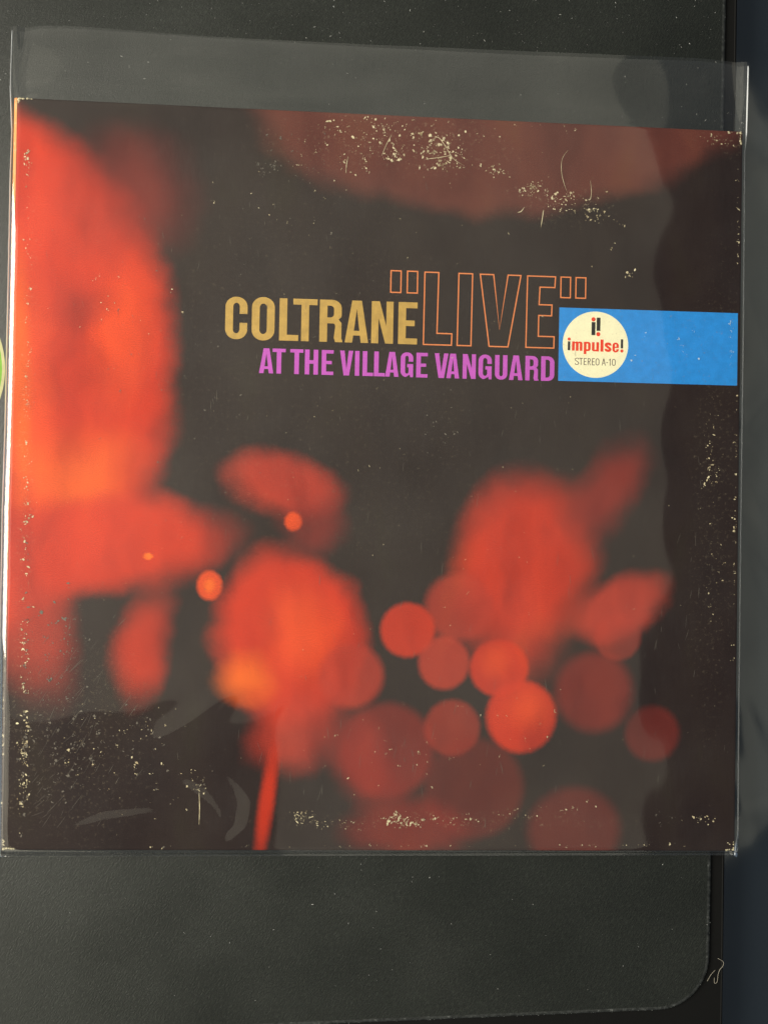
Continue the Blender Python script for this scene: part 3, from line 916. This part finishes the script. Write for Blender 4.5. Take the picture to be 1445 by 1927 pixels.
# ------------------------------------------------------------------ wear on the jacket
CL = [(-39.2, 137.9, 11.5, 10.4, 26, 0.4, 1),
      (-2.7, 146.3, 12.7, 10.4, 110, 0.55, 0),
      (21.6, 143.8, 11.5, 8.1, 110, 0.7, 0),
      (40.1, 151.6, 13.8, 4.6, 14, 0.4, 0),
      (46.2, 136.2, 4.1, 1.6, 22, 0.7, 0),
      (62.7, 129.2, 5.1, 3.7, 40, 0.6, 0),
      (76.9, 123.9, 8.3, 4.2, 45, 0.6, 0),
      (89.9, 120.9, 5.5, 5.1, 34, 0.6, 0),
      (100.7, 114.3, 3.2, 5.1, 7, 0.5, 0),
      (-21.2, 152.4, 6.9, 4.2, 16, 0.4, 0),
      (-52.8, 133.2, 5.1, 3.5, 22, 0.5, 1),
      (-25.5, 138.4, 16.1, 11.6, 24, 0.4, 0),
      (-57.0, 116.5, 34.6, 13.9, 20, 0.3, 0),
      (-153.1, 133.2, 1.2, 4.6, 22, 0.5, 0),
      (-152.4, 103.9, 1.2, 16.2, 22, 0.4, 0),
      (-151.2, 47.6, 1.4, 32.4, 50, 0.45, 0),
      (-149.8, -13.1, 1.4, 27.8, 50, 0.5, 0),
      (-149.3, -75.8, 1.6, 16.2, 50, 0.6, 0),
      (-148.9, -122.7, 2.1, 20.8, 80, 0.7, 0),
      (-133.6, -68.9, 11.5, 18.5, 60, 0.6, 1),
      (-132.7, -113.7, 13.8, 20.8, 90, 0.6, 1),
      (-117.2, -113.7, 16.1, 13.9, 50, 0.55, 0),
      (-99.6, -106.8, 11.5, 9.3, 26, 0.6, 0),
      (-90.2, -131.5, 20.7, 13.9, 26, 0.4, 0),
      (-75.7, -131.5, 2.8, 3.2, 24, 0.35, 0),
      (-31.4, -145.0, 4.1, 2.5, 34, 0.5, 0),
      (-15.5, -147.3, 11.5, 2.3, 20, 0.4, 0),
      (11.9, -146.2, 9.2, 2.5, 60, 0.65, 0),
      (34.9, -146.2, 11.5, 2.1, 30, 0.45, 0),
      (62.7, -142.7, 9.2, 1.9, 16, 0.5, 0),
      (83.7, -140.4, 11.5, 3.5, 12, 0.4, 0),
      (-2.4, -117.7, 32.3, 13.9, 40, 0.35, 0),
      (55.1, -105.9, 27.7, 13.9, 24, 0.35, 0),
      (143.9, 16.1, 4.1, 18.5, 40, 0.5, 0),
      (147.1, -33.0, 4.6, 20.8, 20, 0.45, 0),
      (144.0, -145.0, 5.1, 1.9, 16, 0.55, 0),
      (126.2, -145.0, 4.6, 3.2, 10, 0.4, 1),
      (155.8, 4.6, 0.5, 53.2, 40, 0.5, 0),
      (157.2, -100.7, 0.5, 41.7, 26, 0.45, 0),
      (155.1, 117.5, 0.5, 27.8, 16, 0.45, 0),
      (145.4, 153.7, 6.9, 2.3, 16, 0.5, 0),
      (24.9, 24.9, 6.9, 12.7, 26, 0.45, 1),
      (-69.5, 63.5, 43.8, 50.9, 70, 0.4, 1),
      (-112.3, 75.8, 20.7, 13.9, 24, 0.4, 0),
      (-1.1, 61.0, 76.1, 69.5, 60, 0.25, 0),
      (42.0, -20.9, 76.1, 69.5, 70, 0.22, 0),
      (-95.1, -0.7, 46.1, 57.9, 60, 0.25, 1),
      (105.8, 93.4, 2.3, 1.4, 5, 0.9, 0),
      (122.9, 64.7, 20.7, 9.3, 18, 0.4, 2),
      (152.8, 63.2, 0.7, 11.6, 16, 0.5, 2),
      (27.2, 156.8, 80.7, 2.8, 30, 0.3, 0),
      (-1.6, -156.8, 138.3, 0.5, 50, 0.4, 0),
      (-133.0, -95.8, 9.2, 27.8, 30, 0.5, 1)]
M_CHIP = plain('chipped_cream_paper', (.70, .60, .34), .85, .1)
for e_, c_ in zip([n for n in M_CHIP.node_tree.nodes if n.type == 'VALTORGB'][0].color_ramp.elements, ((.30, .22, .12, 1), (.85, .76, .50, 1))): e_.color = c_
[n for n in M_CHIP.node_tree.nodes if n.type == 'TEX_NOISE'][0].inputs['Scale'].default_value = 330
M_RUB = plain('rubbed_grey_paper', (.16, .14, .115), .8, .1)
M_CHIPB = plain('chipped_pale_blue', (.45, .62, .80), .8, .1)
wv = {0: ([], []), 1: ([], []), 2: ([], [])}
for cx, cy, sx, sy, n, s, kind in CL:
    V, F = wv[kind]
    for _ in range(n):
        # flakes come in little families
        x, y = rnd.gauss(cx, sx * .62), rnd.gauss(cy, sy * .62)
        if rnd.random() < .3: x, y = cx + rnd.uniform(-1, 1) * sx, cy + rnd.uniform(-1, 1) * sy
        for q in range(rnd.choice((1, 1, 1, 2, 3, 4))):
            px, py = x + rnd.gauss(0, .6 * s) * (q > 0) * 2, y + rnd.gauss(0, .6 * s) * (q > 0) * 2
            if not (-157 < px < 156.2 and -157.8 < py < 157.6): continue
            size = s * .62 * min(2.3, rnd.lognormvariate(-.3, .6))
            if kind == 0 and -150 < px < -40 and rnd.random() < .35:
                fleck(*wv[1], px, py, ZW, size * 1.2)
            else:
                fleck(V, F, px, py, ZW, size)
# scattered pin-prick chips and fine scratches
for _ in range(260):
    x, y = rnd.uniform(-155, 155), rnd.uniform(-156, 156)
    fleck(*wv[rnd.choice((0, 1, 1))], x, y, ZW, rnd.uniform(.06, .2))
for f, w in (([(78.41, 146.65), (75.89, 142.58), (75.75, 136.73), (77.26, 130.95), (78.73, 127.74)], .18), ([(88.54, 133.74), (89.09, 129.08), (88.68, 125.55), (87.5, 125.4)], .22),
          ([(56.57, 118.5), (58.2, 119.03), (59.57, 120.94)], .3), ([(68.03, 120.1), (67.62, 116.59), (66.99, 112.37)], .3), ([(-17.53, 139.91), (-18.15, 136.43), (-18.31, 132.73)], .26),
          ([(15.9, 140.12), (22.83, 141.34), (27.45, 142.45)], .3), ([(18, 148), (21, 150), (24, 147), (28, 141), (33, 138)], .24), ([(1, 150), (-1, 146), (-3, 141)], .24), ([(-75.6, -133.76), (-75.24, -140.52), (-75.32, -147.73)], .3)):
    ribbon_quads(*wv[0], spline(f, 5), w, ZW + .02)
for (cx, cy, sx, sy, n, an, ln) in ((-128, -105, 20, 40, 70, 58, 8), (-140, -140, 12, 12, 18, 50, 6), (-60, 90, 60, 50, 25, 95, 5), (60, -60, 80, 80, 40, 88, 6), (0, -120, 70, 30, 40, 88, 7), (130, -60, 22, 90, 24, 85, 6), (40, 30, 70, 30, 24, 92, 4)):
    for _ in range(n):
        x, y = rnd.gauss(cx, sx * .6), rnd.gauss(cy, sy * .6)
        a = math.radians(rnd.gauss(an, 9)); l = ln * rnd.uniform(.25, 1)
        if not (-156 < x - l and x + l < 155 and -156 < y - l and y + l < 156): continue
        k = rnd.uniform(-.06, .06) * l
        pts = [(x + math.cos(a) * l * t - math.sin(a) * k * (1 - t * t), y + math.sin(a) * l * t + math.cos(a) * k * (1 - t * t)) for t in (-.5, -.2, .1, .5)]
        ribbon_quads(*wv[1], pts, rnd.uniform(.05, .13), ZW + .01)
for kind, nm, mt in ((0, 'chipped_paper', M_CHIP), (1, 'rub_marks', M_RUB), (2, 'band_chips', M_CHIPB)):
    tag(mesh_obj(nm, *wv[kind], mt, jacket), kind='stuff')


# bare, frayed corners of the board
def frayed(cx, cy, sx, sy, n, seed):
    r = random.Random(seed); V, F = [], []
    for _ in range(n):
        x = cx + sx * r.random() ** 1.6; y = cy + sy * r.random() ** 1.6
        x, y = (x, cy + sy * .12 * r.random()) if r.random() < .5 else (cx + sx * .12 * r.random(), y)
        s = r.uniform(.25, .6); z = T - .15 + r.uniform(0, .3)
        b = len(V)
        for k in range(6):
            a = math.pi * 2 * k / 6; q = s * r.uniform(.6, 1.1)
            V.append((x + q * math.cos(a), y + q * math.sin(a) * .8, z + r.uniform(-.08, .08)))
        V.append((x, y, z + .22)); V.append((x, y, z - .5))
        for k in range(6):
            F.append((b + k, b + (k + 1) % 6, b + 6)); F.append((b + (k + 1) % 6, b + k, b + 7))
    return mesh_obj('frayed_corner', V, F, M_PAPER, jacket)


frayed(-157.4, 159.1, 6.5, -2.0, 26, 1)
frayed(156.2, 157.9, -6.5, -6.0, 26, 2)
frayed(157.2, -158.9, -4.0, 4.0, 20, 3)
frayed(-156.6, -158.0, 4.5, 4.0, 26, 4)

# ------------------------------------------------------------------ clear outer sleeve round the jacket
M_FILM = film_material('clear_film', 1.75, .04, .010)
M_SEAM = None
m = bpy.data.materials.new('welded_seam'); m.use_nodes = True; M_SEAM = m
nt = m.node_tree; b = nt.nodes['Principled BSDF']
b.inputs['Base Color'].default_value = (.86, .88, .9, 1); b.inputs['Roughness'].default_value = .18
b.inputs['Transmission Weight'].default_value = .15; b.inputs['IOR'].default_value = 1.45
sleeve = tag(empty('outer_sleeve'), 'clear plastic outer sleeve around the record jacket, open along its top', 'plastic sleeve')


def interp(tab, t):
    for (a, va), (b_, vb) in zip(tab, tab[1:]):
        if a <= t <= b_ or a >= t >= b_:
            return va + (vb - va) * (t - a) / (b_ - a)
    return tab[0][1] if abs(t - tab[0][0]) < abs(t - tab[-1][0]) else tab[-1][1]


XL = [(192, -161.9), (166.5, -162.1), (147, -161.1), (130, -161.35), (80, -161.2), (20, -161.1), (-15, -161.5), (-70, -161.2), (-137, -160.2), (-163.4, -160.1)]
XR = [(192, 160.3), (171, 160.1), (157, 159.9), (150, 159.2), (76, 159.7), (-19, 159.9), (-113, 160.3), (-163.4, 160.7)]
YT = [(0, 189.6), (.012, 190.6), (.035, 192.3), (.06, 192.9), (.1, 193.0), (.26, 191.7), (.5, 191.0), (.7, 190.9), (.85, 191.4), (.93, 191.9), (.975, 191.2), (1, 189.4)]
YB = -163.4


def ridge(x, y, pts, h, w):
    best = 1e9; tt = 0
    n = len(pts) - 1
    for i in range(n):
        ax, ay = pts[i]; bx, by = pts[i + 1]
        dx, dy = bx - ax, by - ay
        t = max(0, min(1, ((x - ax) * dx + (y - ay) * dy) / (dx * dx + dy * dy)))
        d = math.hypot(x - ax - dx * t, y - ay - dy * t)
        if d < best: best = d; tt = (i + t) / n
    if best > 3 * w: return 0
    return h * math.exp(-(best / w) ** 2) * math.sin(math.pi * (.08 + .84 * tt))


RID = [([(-84, -130), (-74.4, -137.1), (-68.7, -142.8), (-66.7, -152.2)], .5, 3.4), ([(-66, -126), (-59.8, -138.2), (-60.8, -146.1), (-66.7, -152.9)], .5, 3.4),
       ([(-155, -156.6), (-136, -153.5), (-114, -146.2), (-96, -144), (-78, -149.5)], .42, 3.6), ([(-98, -118), (-78, -103), (-62, -88)], .5, 5.0)]


def film_z(x, y, xl, xr, yt):
    z = T + .85
    # slack ripples of the loose film
    z += .22 * noise.noise(Vector((x / 60, y / 42, .7))) + .17 * noise.noise(Vector((x / 30, y / 24, 5.1)))
    z += .30 * noise.noise(Vector((x / 160, y / 130, 2.2)))
    if x < -40 and y < -70:
        k = sstep(-70, -110, y) * sstep(-40, -70, x)
        z += .35 * k * noise.noise(Vector((x / 30, y / 26, 8.0)))
        if y < -80:
            for p, h, w in RID: z += ridge(x, y, p, h, w)
    # down over the rims to the welded seams
    dl = x - xl; dr = xr - x; db = y - YB
    seam = 3.6
    for d, reach in ((dl, 5.2), (dr, 4.4)):
        if d < reach:
            t = d / reach
            z = seam + (z - seam) * math.sqrt(max(0, 1 - (1 - t) ** 2.4))
    if db < 5.2:
        t = max(0, (db - 2.0) / 3.2)                      # flat welded flange, then up over the rim
        z = .9 + .1 * min(db, 2.0) + (z - 1.1) * math.sqrt(max(0, 1 - (1 - t) ** 2.2)) * (t > 0)
    # the open flap above the jacket sinks towards the lid
    if y > 159:
        t = (y - 159) / 32
        z -= (4.6 * sstep(-.15, 1.2, t)) * sstep(0, 7, min(dl, dr)) * (1 - .2 * math.sin(x * .02)) + .0
        z = max(z, 2.2)
    return z


us = [0, .002, .004, .006, .008, .0105, .013, .016, .02]
us = us + [.02 + .96 * k / 236 for k in range(1, 236)] + [1 - u for u in us[::-1]]
vsn = [0, .0015, .003, .0045, .006, .008, .010, .0125, .015] + [.015 + .985 * k / 262 for k in range(1, 263)]


def film(name, zfun, parent, mat):
    V, F = [], []
    for v in vsn:
        for u in us:
            yt = interp(YT, u)
            y = YB + (yt - YB) * v
            xl, xr = interp(XL, y), interp(XR, y)
            x = xl + (xr - xl) * u
            V.append((x, y, zfun(x, y, xl, xr, yt)))
    n = len(us)
    for j in range(len(vsn) - 1):
        for i in range(n - 1):
            F.append((j * n + i, j * n + i + 1, (j + 1) * n + i + 1, (j + 1) * n + i))
    return mesh_obj(name, V, F, mat, parent, True)


film('front_film', film_z, sleeve, M_FILM)


def back_z(x, y, xl, xr, yt):
    z = .3
    d = min(x - xl, xr - x)
    if d < 4: z = .3 + 2.9 * (1 - d / 4) ** 2
    if y > 159: z += 1.0 * sstep(159, 192, y) + .25 * noise.noise(Vector((x / 60, y / 30, 3.3))) * sstep(160, 175, y)
    return max(z, .25)


film('back_film', back_z, sleeve, M_FILM)
for tab, yt0 in ((XL, 189.6), (XR, 189.4)):
    pts = []
    y = yt0
    while y > YB:
        pts.append((interp(tab, y) + .06 * noise.noise(Vector((y * .2, 1, 0))), y, 3.5 - (2.5 * sstep(-150, -163, y))))
        y -= 3.0
    pts.append((interp(tab, YB), YB, .95))
    V, F = [], []
    tube(V, F, pts, .26, 7)
    mesh_obj('side_seam', V, F, M_SEAM, sleeve, True)
V, F = [], []
tube(V, F, [(-160 + 4 * k, YB + .05 * noise.noise(Vector((k * .7, 0, 0))), .75) for k in range(81)], .22, 6)
mesh_obj('bottom_fold', V, F, M_FILM, sleeve, True)

# ------------------------------------------------------------------ lint and dust
V, F = [], []
th = spline([(154.6, -210.4, -1.2), (156.8, -211.6, -.6), (156.6, -213.3, -.3), (155.4, -215.1, -.6), (154.7, -217.5, -.9), (154.5, -220.8, -1.2), (153.3, -221.5, -1.2), (153.0, -218.9, -.9)], 6)
tube(V, F, th, .09, 6)
tube(V, F, spline([(153.5, -215.6, -1.1), (151.3, -217.5, -.7), (149.4, -219.8, .1)], 5), .09, 6)
tag(mesh_obj('lint_thread', V, F, plain('pale_lint', (.34, .31, .25), .9, .1), None, True), 'pale curled lint thread at the rounded corner of the case lid', 'thread')
V, F = [], []
for _ in range(700):
    x, y = rnd.uniform(-175, 149), rnd.choice((rnd.uniform(160, 225), rnd.uniform(194, 225), rnd.uniform(-233, -164)))
    if y < -164 and rnd.random() < .55: continue
    s = .05 + .13 * rnd.random() ** 3
    b = len(V); a = rnd.uniform(0, math.pi); e = rnd.choice((1, 1, 2.5, 4))
    for dx, dy, dz in ((1, 0, 0), (0, 1, 0), (-1, 0, 0), (0, -1, 0), (0, 0, 1.2)):
        u, v = dx * s * e, dy * s
        V.append((x + u * math.cos(a) - v * math.sin(a), y + u * math.sin(a) + v * math.cos(a), .03 + dz * s))
    F += [(b, b + 1, b + 4), (b + 1, b + 2, b + 4), (b + 2, b + 3, b + 4), (b + 3, b, b + 4)]
tag(mesh_obj('dust', V, F, plain('pale_dust', (.42, .42, .40), .9, .1)), 'pale dust specks scattered on the black case lid', 'dust', kind='stuff')
